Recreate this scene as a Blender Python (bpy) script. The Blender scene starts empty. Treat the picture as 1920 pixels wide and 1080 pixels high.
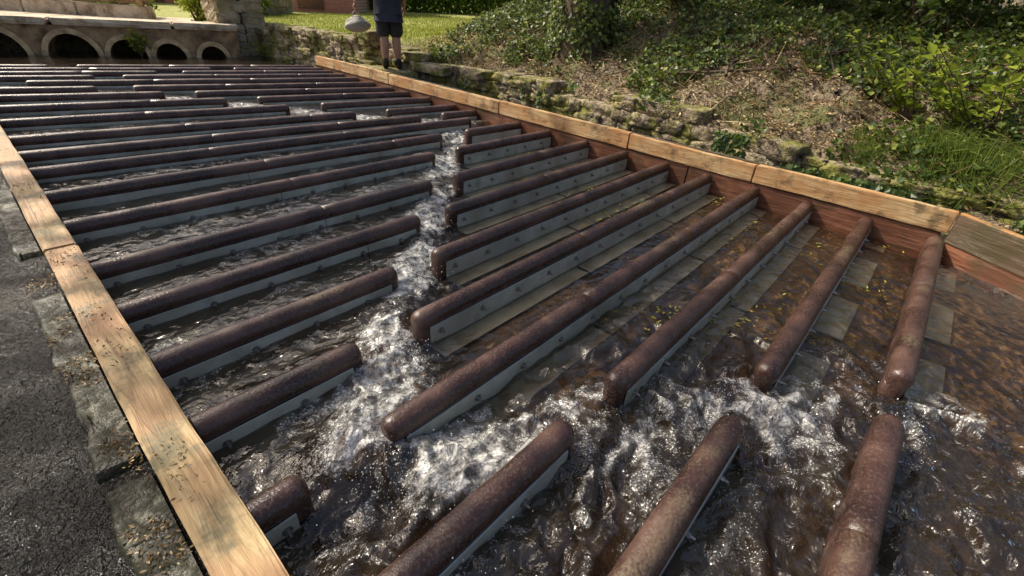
import bpy, bmesh, math, random
import numpy as np
from mathutils import Vector, Matrix, Euler
random.seed(7); rng=np.random.default_rng(7)
scene=bpy.context.scene
COL=scene.collection

# ------------------------------------------------------------------ helpers
def link(o,parent=None):
    COL.objects.link(o)
    if parent is not None: o.parent=parent
    return o
def info(o,label=None,category=None,kind=None,group=None):
    if label: o["label"]=label
    if category: o["category"]=category
    if kind: o["kind"]=kind
    if group: o["group"]=group
    return o
def mesh_obj(name,verts,faces,mats=(),parent=None,smooth=False,midx=None):
    me=bpy.data.meshes.new(name)
    me.from_pydata([tuple(v) for v in verts],[],[tuple(f) for f in faces])
    for m in (mats if isinstance(mats,(list,tuple)) else [mats]): me.materials.append(m)
    if smooth: me.polygons.foreach_set("use_smooth",[True]*len(me.polygons))
    me.update()
    return link(bpy.data.objects.new(name,me),parent)
def bm_obj(name,bm,mats=(),parent=None,smooth=False):
    me=bpy.data.meshes.new(name); bm.to_mesh(me); bm.free()
    for m in (mats if isinstance(mats,(list,tuple)) else [mats]): me.materials.append(m)
    if smooth: me.polygons.foreach_set("use_smooth",[True]*len(me.polygons))
    return link(bpy.data.objects.new(name,me),parent)
_perm=np.random.default_rng(3).random((256,256))
def vn(x,y,s=0):
    x=np.asarray(x,float)+s*17.31; y=np.asarray(y,float)+s*9.17
    xi=np.floor(x).astype(int); yi=np.floor(y).astype(int); fx=x-xi; fy=y-yi
    fx=fx*fx*(3-2*fx); fy=fy*fy*(3-2*fy)
    a=_perm[xi%256,yi%256]; b=_perm[(xi+1)%256,yi%256]; c=_perm[xi%256,(yi+1)%256]; d=_perm[(xi+1)%256,(yi+1)%256]
    return (a*(1-fx)+b*fx)*(1-fy)+(c*(1-fx)+d*fx)*fy
def fbm(x,y,o=4,s=0):
    t=0;a=.5;n=0
    for i in range(o):
        t=t+a*vn(np.asarray(x)*2**i,np.asarray(y)*2**i,s+i*3); n+=a; a*=.5
    return t/n
def sstep(a,b,x):
    t=np.clip((np.asarray(x,float)-a)/(b-a),0,1); return t*t*(3-2*t)
def raw_mesh(name,co,faces,mats,smooth=False,parent=None):
    k=faces.shape[1]; me=bpy.data.meshes.new(name)
    me.vertices.add(len(co)); me.vertices.foreach_set("co",np.ascontiguousarray(co,dtype=np.float32).ravel())
    me.loops.add(faces.size); me.loops.foreach_set("vertex_index",faces.astype(np.int32).ravel())
    me.polygons.add(len(faces)); me.polygons.foreach_set("loop_start",np.arange(0,faces.size,k,dtype=np.int32))
    for m in (mats if isinstance(mats,(list,tuple)) else [mats]): me.materials.append(m)
    me.update(calc_edges=True); me.validate()
    me.polygons.foreach_set("use_smooth",[smooth]*len(me.polygons))
    return link(bpy.data.objects.new(name,me),parent)
def grid_mesh(name,X,Y,Z,mats,smooth=True,parent=None):
    ny,nx=X.shape
    co=np.stack([X,Y,Z],-1).reshape(-1,3).astype(np.float32)
    i=np.arange(ny*nx).reshape(ny,nx)
    q=np.stack([i[:-1,:-1],i[:-1,1:],i[1:,1:],i[1:,:-1]],-1).reshape(-1,4)
    return raw_mesh(name,co,q,mats,smooth,parent)
def attr(o,name,vals):
    a=o.data.attributes.new(name,'FLOAT','POINT'); a.data.foreach_set("value",np.asarray(vals,dtype=np.float32).ravel())

# ------------------------------------------------------------------ materials
class NB:
    def __init__(s,name):
        s.m=bpy.data.materials.new(name); s.m.use_nodes=True; s.nt=s.m.node_tree; s.n=s.nt.nodes; s.n.clear()
        s.out=s.n.new("ShaderNodeOutputMaterial")
    def L(s,a,b): s.nt.links.new(a,b)
    def new(s,t,**k):
        x=s.n.new(t)
        for a,b in k.items(): setattr(x,a,b)
        return x
    def coord(s,scale=(1,1,1),kind="Object",rot=(0,0,0)):
        if kind=="World": c=s.new("ShaderNodeNewGeometry").outputs["Position"]
        else: c=s.new("ShaderNodeTexCoord").outputs[kind]
        if scale==(1,1,1): return c
        mp=s.new("ShaderNodeMapping"); mp.inputs["Scale"].default_value=scale; mp.inputs["Rotation"].default_value=rot
        s.L(c,mp.inputs["Vector"]); return mp.outputs[0]
    def noise(s,vec,scale,detail=6,rough=.55,dist=0,out="Fac"):
        x=s.new("ShaderNodeTexNoise"); x.inputs["Scale"].default_value=scale; x.inputs["Detail"].default_value=min(detail,4)
        x.inputs["Roughness"].default_value=rough; x.inputs["Distortion"].default_value=dist
        if vec is not None: s.L(vec,x.inputs["Vector"])
        return x.outputs[out]
    def vor(s,vec,scale,feature='F1',dim='3D'):
        x=s.new("ShaderNodeTexVoronoi",feature=feature,voronoi_dimensions=dim); x.inputs["Scale"].default_value=scale
        if vec is not None: s.L(vec,x.inputs["Vector"])
        return x.outputs["Distance"]
    def ramp(s,fac,stops):
        x=s.new("ShaderNodeValToRGB"); e=x.color_ramp.elements
        while len(e)<len(stops): e.new(.5)
        for i,(p,c) in enumerate(stops):
            e[i].position=p; e[i].color=(c[0],c[1],c[2],1) if isinstance(c,(tuple,list)) else (c,c,c,1)
        s.L(fac,x.inputs[0]); return x.outputs[0]
    def mix(s,f,a,b,mode='MIX'):
        x=s.new("ShaderNodeMix",data_type='RGBA',blend_type=mode)
        for v,i in ((f,0),(a,6),(b,7)):
            if isinstance(v,(int,float)): x.inputs[i].default_value=v
            elif isinstance(v,tuple): x.inputs[i].default_value=(*v,1)
            else: s.L(v,x.inputs[i])
        return x.outputs[2]
    def math(s,op,a,b=0.0,clamp=False):
        x=s.new("ShaderNodeMath",operation=op,use_clamp=clamp)
        for v,i in ((a,0),(b,1)):
            if isinstance(v,(int,float)): x.inputs[i].default_value=v
            else: s.L(v,x.inputs[i])
        return x.outputs[0]
    def bump(s,h,strength=.3,dist=.01,normal=None):
        x=s.new("ShaderNodeBump"); x.inputs["Strength"].default_value=strength; x.inputs["Distance"].default_value=dist
        s.L(h,x.inputs["Height"])
        if normal is not None: s.L(normal,x.inputs["Normal"])
        return x.outputs[0]
    def nz(s):
        g=s.new("ShaderNodeNewGeometry"); x=s.new("ShaderNodeSeparateXYZ"); s.L(g.outputs["Normal"],x.inputs[0]); return x.outputs[2]
    def princ(s,col,rough=.5,normal=None,metal=0,spec=.5,coat=0):
        p=s.new("ShaderNodeBsdfPrincipled")
        for v,i in ((col,"Base Color"),(rough,"Roughness"),(metal,"Metallic")):
            if isinstance(v,(int,float)): p.inputs[i].default_value=v
            elif isinstance(v,tuple): p.inputs[i].default_value=(*v,1)
            else: s.L(v,p.inputs[i])
        p.inputs["Specular IOR Level"].default_value=spec
        if normal is not None: s.L(normal,p.inputs["Normal"])
        return p.outputs[0]
    def done(s,sh): s.L(sh,s.out.inputs[0]); return s.m

def simple(name,c1,c2,scale=6,rough=.6,bs=.3,bd=.01,metal=0,bscale=None,kind="Object",sc=(1,1,1)):
    b=NB(name); v=b.coord(sc,kind); n=b.noise(v,scale); col=b.ramp(n,[(.3,c1),(.7,c2)])
    h=b.noise(v,bscale or scale*5,3)
    return b.done(b.princ(col,rough,b.bump(h,bs,bd),metal))

def mk_plastic():
    b=NB("recycled_plastic"); v=b.coord((1,1,1),"World")
    n=b.noise(v,4,4,.6); f=b.noise(v,90,3,.7)
    col=b.ramp(n,[(.34,(.026,.012,.0085)),(.5,(.056,.026,.019)),(.66,(.105,.056,.042))])
    spk=b.ramp(f,[(.52,0.0),(.64,1.0)]); col=b.mix(b.math('MULTIPLY',spk,.42),col,(.18,.12,.095))
    m=b.noise(v,2.6,4,.65); mm=b.ramp(m,[(.53,0.0),(.64,1.0)])
    up=b.math('MULTIPLY',b.ramp(b.nz(),[(.5,0.0),(.95,1.0)]),b.math('MULTIPLY',mm,b.ramp(f,[(.38,0.0),(.52,1.0)])))
    col=b.mix(b.math('MULTIPLY',up,.55),col,(.17,.135,.08))
    r=b.ramp(n,[(.36,.18),(.62,.38)])
    return b.done(b.princ(col,r,b.bump(f,.7,.004),spec=.6))
M_plastic=mk_plastic()
def mk_steel():
    b=NB("galvanised_steel"); v=b.coord((1,1,1),"World")
    n=b.noise(v,9,4,.6); col=b.ramp(n,[(.3,(.27,.29,.235)),(.5,(.40,.42,.355)),(.7,(.52,.54,.47))])
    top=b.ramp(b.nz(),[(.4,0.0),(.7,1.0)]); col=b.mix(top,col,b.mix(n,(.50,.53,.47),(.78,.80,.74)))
    s=b.noise(v,4.5,4,.65); st=b.ramp(s,[(.48,0.0),(.62,1.0)])
    col=b.mix(b.math('MULTIPLY',st,.5),col,(.16,.13,.075))
    return b.done(b.princ(col,b.ramp(n,[(.3,.5),(.7,.32)]),b.bump(n,.15,.003),.0))
M_steel=mk_steel()
M_bolt=simple("bolt_steel",(.16,.16,.15),(.38,.38,.36),30,.3,.1,.002,.8)
def mk_floor():
    b=NB("algae_concrete"); v=b.coord((1,1,1),"World")
    n=b.noise(v,1.8,4,.62,.6); col=b.ramp(n,[(.34,(.030,.019,.010)),(.45,(.09,.054,.027)),(.56,(.22,.14,.075)),(.7,(.40,.285,.17))])
    f=b.noise(v,13,4,.65); col=b.mix(b.ramp(f,[(.46,.0),(.62,.6)]),col,(.04,.030,.017))
    return b.done(b.princ(col,.5,b.bump(f,.5,.012)))
M_floor=mk_floor()
def mk_wetdark():
    b=NB("wet_bitumen"); v=b.coord((1,1,1),"World")
    n=b.noise(v,2.2,4,.65); f=b.noise(v,30,3,.72); 
    col=b.ramp(n,[(.38,(.003,.003,.003)),(.52,(.006,.006,.006)),(.64,(.018,.014,.010))])
    h=b.bump(f,1.0,.026)
    r=b.ramp(n,[(.40,.07),(.60,.24)])
    return b.done(b.princ(col,r,h,spec=.24))
M_wet=mk_wetdark()
def mk_timber(name,cs,wet=0,dirt=.4,sc=(1.0,12,12),dth=.50,dc=(.07,.055,.025)):
    b=NB(name); v=b.coord(sc); v1=b.coord((1,1,1),"World")
    g=b.noise(v,3.2,4,.65,1.0); col=b.ramp(g,[(.3,cs[0]),(.48,cs[1]),(.66,cs[2])])
    big=b.noise(v1,2.2,4,.6); col=b.mix(b.ramp(big,[(.42,0.0),(.60,.85)]),col,b.mix(g,cs[3],(cs[3][0]*1.6,cs[3][1]*1.7,cs[3][2]*1.7)))
    crack=b.ramp(b.noise(b.coord((.7,30,30)),2.2,3,.6,.4),[(.30,1.0),(.36,0.0)]); col=b.mix(b.math('MULTIPLY',crack,.75),col,(.03,.02,.01))
    d=b.noise(v1,5,4,.75); col=b.mix(b.ramp(d,[(dth,0.0),(dth+.12,dirt)]),col,dc)
    return b.done(b.princ(col,b.ramp(big,[(.4,.75-.45*wet),(.6,.55-.35*wet)]),b.bump(g,.7,.008,b.bump(crack,-.5,.006))))
M_timL=mk_timber("sawn_oak",((.30,.17,.07),(.52,.34,.16),(.66,.49,.27),(.34,.155,.055)),0,.7,dth=.52)
M_timB=mk_timber("weathered_oak",((.22,.135,.06),(.42,.28,.125),(.56,.42,.22),(.33,.155,.055)),.1,.75,dth=.49,dc=(.115,.11,.055))
M_timG=mk_timber("dark_silty_oak",((.04,.03,.018),(.09,.07,.045),(.19,.15,.10),(.08,.05,.03)),.5,.8,dth=.48)
M_timR=mk_timber("wet_red_oak",((.08,.027,.015),(.19,.07,.036),(.29,.13,.07),(.09,.035,.02)),.6,.6)
def mk_silt():
    b=NB("silty_slab"); v=b.coord((1,1,1),"World"); n=b.noise(v,3.5,4,.65); f=b.noise(v,24,4,.65)
    c=b.ramp(n,[(.46,(.014,.012,.007)),(.56,(.040,.038,.018)),(.64,(.17,.165,.12))]); c=b.mix(b.ramp(f,[(.43,0.0),(.56,.85)]),c,(.018,.020,.007))
    return b.done(b.princ(c,b.ramp(f,[(.4,.3),(.6,.65)]),b.bump(f,.9,.015),spec=.3))
M_conc=mk_silt()
def mk_water():
    b=NB("river_water"); v=b.coord((1,1,1),"World")
    fl=b.new("ShaderNodeVectorMath",operation='MULTIPLY'); b.L(v,fl.inputs[0]); fl.inputs[1].default_value=(1,1,0); vf=fl.outputs[0]
    fo=b.new("ShaderNodeAttribute",attribute_name="foam").outputs["Fac"]
    tu=b.new("ShaderNodeAttribute",attribute_name="turb").outputs["Fac"]
    mk=b.new("ShaderNodeAttribute",attribute_name="murk").outputs["Fac"]
    big=b.noise(vf,7,2,.5); mid=b.noise(vf,20,3,.5,.3)
    hb=b.math('ADD',b.math('MULTIPLY',big,b.math('ADD',b.math('MULTIPLY',tu,1.0),.5)),b.math('MULTIPLY',mid,b.math('ADD',b.math('MULTIPLY',tu,.9),.14)))
    bump=b.new("ShaderNodeBump"); bump.inputs["Distance"].default_value=.045; bump.inputs["Strength"].default_value=.8
    b.L(hb,bump.inputs["Height"]); N=bump.outputs[0]
    tr=b.new("ShaderNodeBsdfTransparent"); tr.inputs[0].default_value=(.88,.79,.66,1)
    df=b.new("ShaderNodeBsdfDiffuse"); df.inputs[0].default_value=(.026,.019,.013,1)
    ms=b.new("ShaderNodeMixShader"); b.L(mk,ms.inputs[0]); b.L(tr.outputs[0],ms.inputs[1]); b.L(df.outputs[0],ms.inputs[2])
    gl=b.new("ShaderNodeBsdfGlossy"); gl.inputs["Roughness"].default_value=.04; gl.inputs[0].default_value=(1,1,1,1); b.L(N,gl.inputs["Normal"])
    fr=b.new("ShaderNodeFresnel"); fr.inputs["IOR"].default_value=1.6; b.L(N,fr.inputs["Normal"])
    m2=b.new("ShaderNodeMixShader"); b.L(fr.outputs[0],m2.inputs[0]); b.L(ms.outputs[0],m2.inputs[1]); b.L(gl.outputs[0],m2.inputs[2])
    wc=b.noise(vf,9,3,.6,0,"Color"); va=b.new("ShaderNodeVectorMath",operation='MULTIPLY_ADD'); b.L(wc,va.inputs[0]); va.inputs[1].default_value=(.07,.07,0); b.L(vf,va.inputs[2])
    fine=b.noise(vf,60,3,.65)
    d1=b.vor(va.outputs[0],75,'F1','2D'); d2=b.vor(va.outputs[0],150,'F1','2D')
    veil=b.math('MULTIPLY',b.math('SUBTRACT',b.math('ADD',fo,b.math('MULTIPLY',mid,1.1)),.96),1.3,True)
    veil=b.math('MULTIPLY',veil,b.ramp(fine,[(.38,.10),(.62,.80)]))
    dots=b.math('MULTIPLY',b.math('SUBTRACT',b.math('MULTIPLY',fo,.62),b.math('MINIMUM',d1,b.math('ADD',d2,.08))),5.0,True)
    dots=b.math('MULTIPLY',dots,b.ramp(mid,[(.43,0.0),(.56,.9)]))
    k=b.math('MAXIMUM',veil,dots); k=b.math('MULTIPLY',k,.82)
    fm=b.princ((.76,.75,.71),.15,b.bump(fine,.4,.006,N))
    m3=b.new("ShaderNodeMixShader"); b.L(k,m3.inputs[0]); b.L(m2.outputs[0],m3.inputs[1]); b.L(fm,m3.inputs[2])
    return b.done(m3.outputs[0])
M_water=mk_water()
def mk_leaf(name,stops,trans=.35,gloss=False):
    b=NB(name); t=b.new("ShaderNodeAttribute",attribute_name="tint").outputs["Fac"]
    col=b.ramp(t,stops)
    if gloss: p=b.princ(col,.42)
    else:
        d=b.new("ShaderNodeBsdfDiffuse"); b.L(col,d.inputs[0]); p=d.outputs[0]
    tl=b.new("ShaderNodeBsdfTranslucent"); b.L(b.mix(.4,col,(.20,.24,.02)),tl.inputs[0])
    m=b.new("ShaderNodeMixShader"); m.inputs[0].default_value=trans; b.L(p,m.inputs[1]); b.L(tl.outputs[0],m.inputs[2])
    return b.done(m.outputs[0])
M_ivy=mk_leaf("ivy_leaf",[(0,(.020,.040,.009)),(.5,(.070,.120,.022)),(.8,(.17,.23,.045)),(1,(.38,.39,.10))],.42,True)
M_canopy=mk_leaf("canopy_leaf",[(0,(.05,.09,.018)),(1,(.12,.19,.04))],.4)
M_bright=mk_leaf("young_leaf",[(0,(.14,.20,.025)),(1,(.38,.44,.06))],.5)
M_grass=mk_leaf("grass_blade",[(0,(.14,.19,.035)),(.6,(.32,.36,.07)),(1,(.50,.46,.15))],.45)
M_sedge=mk_leaf("sedge_blade",[(0,(.06,.10,.02)),(.6,(.15,.21,.04)),(1,(.26,.30,.08))],.4)
M_dead=mk_leaf("dead_leaf",[(0,(.06,.038,.02)),(.5,(.22,.145,.075)),(.8,(.42,.31,.18)),(1,(.66,.54,.33))],.1)
M_litter=mk_leaf("fresh_litter",[(0,(.26,.28,.03)),(.5,(.50,.48,.08)),(1,(.48,.25,.06))],.2)
M_bark=simple("bark",(.06,.042,.027),(.19,.14,.09),8,.85,.9,.03,sc=(3,3,.8))
def mk_ground():
    b=NB("ground_soil"); v=b.coord((1,1,1),"World")
    n=b.noise(v,1.3,4,.65); soil=b.ramp(n,[(.38,(.06,.042,.026)),(.50,(.15,.105,.063)),(.62,(.31,.235,.145))])
    f=b.noise(v,20,4,.75); soil=b.mix(b.ramp(f,[(.42,0.0),(.62,.65)]),soil,(.40,.31,.20))
    dk=b.ramp(f,[(.39,.85),(.50,0.0)]); soil=b.mix(dk,soil,(.035,.025,.014))
    moss=b.noise(v,2.7,4,.6); soil=b.mix(b.ramp(moss,[(.48,0.0),(.58,.7)]),soil,(.12,.14,.03))
    la=b.new("ShaderNodeAttribute",attribute_name="lawn").outputs["Fac"]
    gr=b.ramp(b.noise(v,6,4,.7),[(.3,(.20,.24,.045)),(.55,(.40,.40,.10)),(.75,(.54,.50,.20))])
    col=b.mix(la,soil,gr)
    return b.done(b.princ(col,.9,b.bump(f,1.0,.045)))
M_ground=mk_ground()
def mk_stone():
    b=NB("mossy_stone"); v=b.coord((1,1,1),"World")
    n=b.noise(v,5,4,.65); c=b.ramp(n,[(.35,(.17,.125,.08)),(.5,(.37,.29,.19)),(.65,(.52,.43,.29))])
    mo=b.noise(v,3.1,4,.7); c=b.mix(b.ramp(mo,[(.45,0.0),(.55,.92)]),c,b.mix(n,(.09,.095,.012),(.32,.30,.05)))
    d=b.noise(v,12,4,.7); c=b.mix(b.ramp(d,[(.50,0.0),(.62,.75)]),c,(.04,.03,.018))
    return b.done(b.princ(c,.88,b.bump(d,1.0,.05)))
M_stone=mk_stone()
def mk_paleconc():
    b=NB("sunny_stone_coping"); v=b.coord((1,1,1),"World")
    n=b.noise(v,4,4,.7); c=b.ramp(n,[(.35,(.26,.19,.12)),(.5,(.54,.43,.30)),(.65,(.70,.59,.45))])
    return b.done(b.princ(c,.85,b.bump(b.noise(v,25,3,.6),.6,.02)))
M_cope=mk_paleconc()
M_wallconc=simple("stained_render",(.09,.052,.028),(.46,.31,.17),5,.8,.6,.02,kind="World")
M_ring=simple("arch_ring_stone",(.28,.18,.09),(.74,.56,.33),7,.8,.6,.015,kind="World")

# ------------------------------------------------------------------ camera
cam=bpy.data.cameras.new("camera"); cam.lens=36*863/1920; cam.sensor_width=36; cam.clip_end=600; cam.clip_start=.05
co=bpy.data.objects.new("camera",cam); COL.objects.link(co)
R=Matrix(((.6722,.3512,-.6518),(-.7379,.3931,-.5489),(.0634,.8498,.5233)))
co.matrix_world=Matrix.Translation((0,0,1.40))@R.to_quaternion().to_matrix().to_4x4()
scene.camera=co

# ------------------------------------------------------------------ light
sd=Vector((-.22,.66,.70)).normalized()
sun=bpy.data.lights.new("sun",'SUN'); sun.energy=5.0; sun.angle=math.radians(.53); sun.color=(1,.93,.80)
so=bpy.data.objects.new("sun",sun); COL.objects.link(so); so.rotation_euler=sd.to_track_quat('Z','Y').to_euler()
w=bpy.data.worlds.new("World"); scene.world=w; w.use_nodes=True
nt=w.node_tree; bg=nt.nodes["Background"]; sky=nt.nodes.new("ShaderNodeTexSky"); sky.sky_type='NISHITA'; sky.sun_disc=False
sky.sun_elevation=math.asin(sd.z); sky.sun_rotation=math.atan2(sd.x,sd.y); sky.dust_density=6; sky.ozone_density=.4
nt.links.new(sky.outputs[0],bg.inputs[0]); bg.inputs[1].default_value=.15
scene.view_settings.view_transform='Standard'; scene.view_settings.look='None'; scene.view_settings.exposure=0

# ------------------------------------------------------------------ layout of the fish pass
def Xr(y): return 4.28+.032*np.maximum(np.asarray(y,float),-.3)
ROWS=[(-.294,0,1.91,2.22),(.132,0,1.465,1.82),(.548,0,1.01,1.296),(.97,0,.275,.547),(1.40,0,.718,.997),
(1.824,0,1.20,1.458),(2.29,0,1.716,1.96),(2.78,0,2.215,2.47),(3.44,.028,2.73,3.005),(4.04,.056,3.24,3.57),
(4.64,.09,4.05,4.38),(5.155,.13,3.61,3.91),(5.72,.165,3.06,3.44),(6.46,.2,2.60,2.97),(7.2,.25,2.165,2.49),
(7.86,.3,1.69,2.0),(8.38,.3,1.15,1.50),(8.9,.3,.2,.57),(9.36,.3,1.3,1.6),(9.78,.3,2.1,2.4),(10.15,.3,2.9,3.2),(10.5,.3,1.0,1.3)]
def sheet(name,x0,x1,y0,y1,z,mat,label=None):
    o=mesh_obj(name,[(x0,y0,z),(x1,y0,z),(x1,y1,z),(x0,y1,z)],[(0,1,2,3)],mat); info(o,kind="structure",label=label); return o
sheet("weir_apron",-5.5,5.9,-6,13.5,-.012,M_wet,"dark wet weir apron of rough bitumen and stone")
sheet("flume_floor",.10,4.7,-3,12.9,.0,M_floor,"brown algae covered sloping floor of the fish pass")

# ------------------------------------------------------------------ baffles: capped slab, steel angle on the downstream face
CR=.0495; CZ=.152
def beam(L,r0,r1,seams=()):
    prof=[(-.040,-.004),(-.040,.06),(-.041,.120)]
    for a in range(215,-40,-14): prof.append((CR*math.cos(math.radians(a)),CZ+CR*math.sin(math.radians(a))))
    prof+=[(.045,.120),(.045,.06),(.045,-.004)]
    st=[]
    def endst(x,sgn):
        out=[]
        for a in (6,18,34,52,70,90):
            s=math.sin(math.radians(a)); out.append((x+sgn*.042*(1-math.cos(math.radians(a))),s**.65,(1-s)*.030))
        return out
    if r0:
        for x,s,d in endst(0,1): st.append((x,s,d))
    else: st.append((0,1,0))
    mids=list(np.arange(.12,L-.1,.12))
    for s in seams:
        mids=[m for m in mids if abs(m-s)>.03]
        mids+= [s-.006,s,s+.006]
    mids.sort()
    for m in mids:
        sc=.95 if any(abs(m-s)<.001 for s in seams) else 1
        st.append((m,sc,0.0 if sc==1 else .005))
    if r1:
        for x,s,d in reversed(endst(L,-1)): st.append((x,s,d))
    else: st.append((L,1,0))
    V=[];F=[];n=len(prof)
    for i,(x,s,d) in enumerate(st):
        wob=.0012*math.sin(x*5.3+L); wz=.0012*math.sin(x*3.1+2*L)
        for y,z in prof: V.append((x,y*s+wob,z-d*(z/.2)+(wz if z>.05 else 0)))
        if i:
            for j in range(n-1):
                a=(i-1)*n+j; F.append((a,a+n,a+n+1,a+1))
    F.append(tuple(range(n))); F.append(tuple(range(len(V)-1,len(V)-n-1,-1)))
    return V,F
def cyl_bm(bm,r,h,seg,M):
    bmesh.ops.create_cone(bm,cap_ends=True,segments=seg,radius1=r,radius2=r,depth=h,matrix=M)
RX=Matrix.Rotation(math.radians(90),4,'X')
bb=bmesh.new()
cyl_bm(bb,.015,.003,16,Matrix.Translation((0,-.0015,0))@RX)
cyl_bm(bb,.0095,.010,6,Matrix.Translation((0,-.007,0))@RX)
cyl_bm(bb,.005,.026,8,Matrix.Translation((0,-.014,0))@RX)
bolt_me=bpy.data.meshes.new("bolt"); bb.to_mesh(bolt_me); bb.free(); bolt_me.materials.append(M_bolt)
def boxv(V,F,x0,x1,y0,y1,z0,z1):
    b=len(V); V+= [(x0,y0,z0),(x1,y0,z0),(x1,y1,z0),(x0,y1,z0),(x0,y0,z1),(x1,y0,z1),(x1,y1,z1),(x0,y1,z1)]
    F+= [(b,b+3,b+2,b+1),(b+4,b+5,b+6,b+7),(b,b+1,b+5,b+4),(b+1,b+2,b+6,b+5),(b+2,b+3,b+7,b+6),(b+3,b,b+4,b+7)]
for ri,(yl,tilt,g0,g1) in enumerate(ROWS):
    ang=-math.atan(tilt)
    xr=float(Xr(yl-tilt*4.3))
    pieces=[(.122,g0,False,True),(g1,xr,True,False)]
    if ri==17: pieces=[(g1,xr,True,False)]
    for (x0,x1,r0,r1) in pieces:
        if x1-x0<.08: continue
        L=(x1-x0)/math.cos(ang)
        seams=[]
        if L>1.5:
            s=1.05+random.random()*.3
            while s<L-.5: seams.append(s); s+=1.2
        V,F=beam(L,r0,r1,seams)
        o=mesh_obj("baffle",V,F,M_plastic,smooth=True)
        md=o.modifiers.new("es",'EDGE_SPLIT'); md.split_angle=math.radians(50)
        o.location=(x0,yl-tilt*x0,0); o.rotation_euler=(0,0,ang)
        lab="brown recycled plastic baffle half drowned in churning water" if (ri<=2 and r1) else ("round topped brown plastic baffle bolted to steel angle" if ri<9 else "dark wet brown plastic baffle across the shallow flow")
        info(o,lab,"baffle",group="baffles across the fish pass")
        V=[];F=[]; a=.055 if r0 else .0; b=L-(.055 if r1 else .004)
        s=a
        while s<b-.02:
            e=min(s+1.18,b); boxv(V,F,s,e-.004,-.0505,-.0445,.006,.126); s=e
        s=a; fl=(.50 if ri<=1 else 1.16); gp=(.26 if ri<=1 else .02)
        while s<b-.05:
            e=min(s+fl,b); fw=(.100 if ri>1 else .140)+random.uniform(-.006,.006)
            boxv(V,F,s,e-.004,-.0520-fw,-.0520,.011,.017); s=e+gp
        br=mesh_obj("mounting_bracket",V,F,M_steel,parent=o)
        if ri<=8:
            k=a+.06
            while k<b-.03:
                bo=bpy.data.objects.new("bolt",bolt_me); link(bo,br); bo.location=(k,-.0507,.086); bo.rotation_euler=(0,random.random()*3,0)
                k+=.27

# ------------------------------------------------------------------ timber boards
def board(name,p0,p1,wd,z0,z1,mat,label,jit=.004,cat="timber board",group=None):
    p0=Vector((p0[0],p0[1],0)); p1=Vector((p1[0],p1[1],0)); d=p1-p0; L=d.length
    bm=bmesh.new(); bmesh.ops.create_cube(bm,size=1)
    bmesh.ops.scale(bm,vec=(L,wd,z1-z0),verts=bm.verts)
    n=max(2,int(L/.08))
    bmesh.ops.bevel(bm,geom=[e for e in bm.edges],offset=.006,segments=2,affect='EDGES')
    es=[e for e in bm.edges if abs((e.verts[0].co-e.verts[1].co).x)>L*.5]
    bmesh.ops.subdivide_edges(bm,edges=es,cuts=n,use_grid_fill=True)
    for v in bm.verts:
        t=v.co.x
        v.co.y+=jit*(float(vn(t*2.1,p0.x*3+z0*5,2))-.5)*2+jit*.9*(float(vn(t*9,v.co.z*20+z0*5,4))-.5)
        v.co.z+=jit*(float(vn(t*1.7,p0.y*3+z0*5,5))-.5)*2+jit*.9*(float(vn(t*9,v.co.y*20,6))-.5)
    o=bm_obj(name,bm,mat,smooth=False)
    o.location=(p0+p1)/2+Vector((0,0,(z0+z1)/2)); o.rotation_euler=(0,0,math.atan2(d.y,d.x))
    info(o,label,cat,group=group); return o
g="timber kerbs of the fish pass"
LB="sawn timber kerb beam strewn with mud and debris"
for (a,b_) in ((-1.4,3.02),(3.025,6.4),(6.405,10.9)):
    board("timber_beam",(.052,a),(.052,b_),.128,.002,.222,M_timB,LB,group=g)
def rb(y): return float(4.285+.032*y)
for i,(a,b_) in enumerate([(-.33,1.02),(1.03,2.27),(2.28,4.15),(4.16,6.6),(6.61,9.0)]):
    board("timber_board",(rb(a)+.035,a),(rb(b_)+.035,b_),.07,.222,.376-.010*(i%2),M_timL,"pale sawn oak board along the pass edge",jit=.007,group=g)
for a,b_ in ((-.30,1.6),(1.605,4.6),(4.605,9.0)):
    board("timber_board",(rb(a)+.05,a),(rb(b_)+.05,b_),.075,-.002,.214,M_timR,"wet dark red oak board under the pale board",group=g)
for a,b_ in ((-.32,2.6),(2.61,6.0),(6.01,9.0)):
    board("timber_board",(rb(a)+.118,a),(rb(b_)+.118,b_),.05,.2,.362,M_timG,"weathered backing board behind the oak kerb",group=g)
board("timber_board",(4.30,-.345),(3.36,-1.62),.035,.165,.365,M_timG,"dark silty oak board angled inward at the pass outlet",group=g)
board("timber_board",(4.338,-.345),(3.398,-1.62),.032,.16,.376,M_timB,"weathered oak capping strip on the angled outlet wall",group=g)
board("timber_board",(4.29,-.325),(3.34,-1.61),.05,-.002,.160,M_timR,"wet lower board of the angled outlet wall",group=g)
for (ya,yb_,xa) in ((1.56,3.0,-.145),(-.4,1.52,-.150),(3.55,4.9,-.14)):
    yy=np.arange(ya,yb_,.02); xx=np.linspace(xa,-.024,12); XX,YY=np.meshgrid(xx,yy)
    XX=XX+(XX<xa+.03)*.03*(fbm(YY*6,YY*0,3,3)-.5)*2
    ZZ=.006+.012*fbm(XX*14,YY*14,4,12); ZZ[:,0]=-.02; ZZ[0,:]=-.02; ZZ[-1,:]=-.02
    o=grid_mesh("edge_slab",XX,YY,ZZ,M_conc); info(o,"silt and moss covered slab along the timber kerb","slab",group="slabs beside the kerb")

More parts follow.
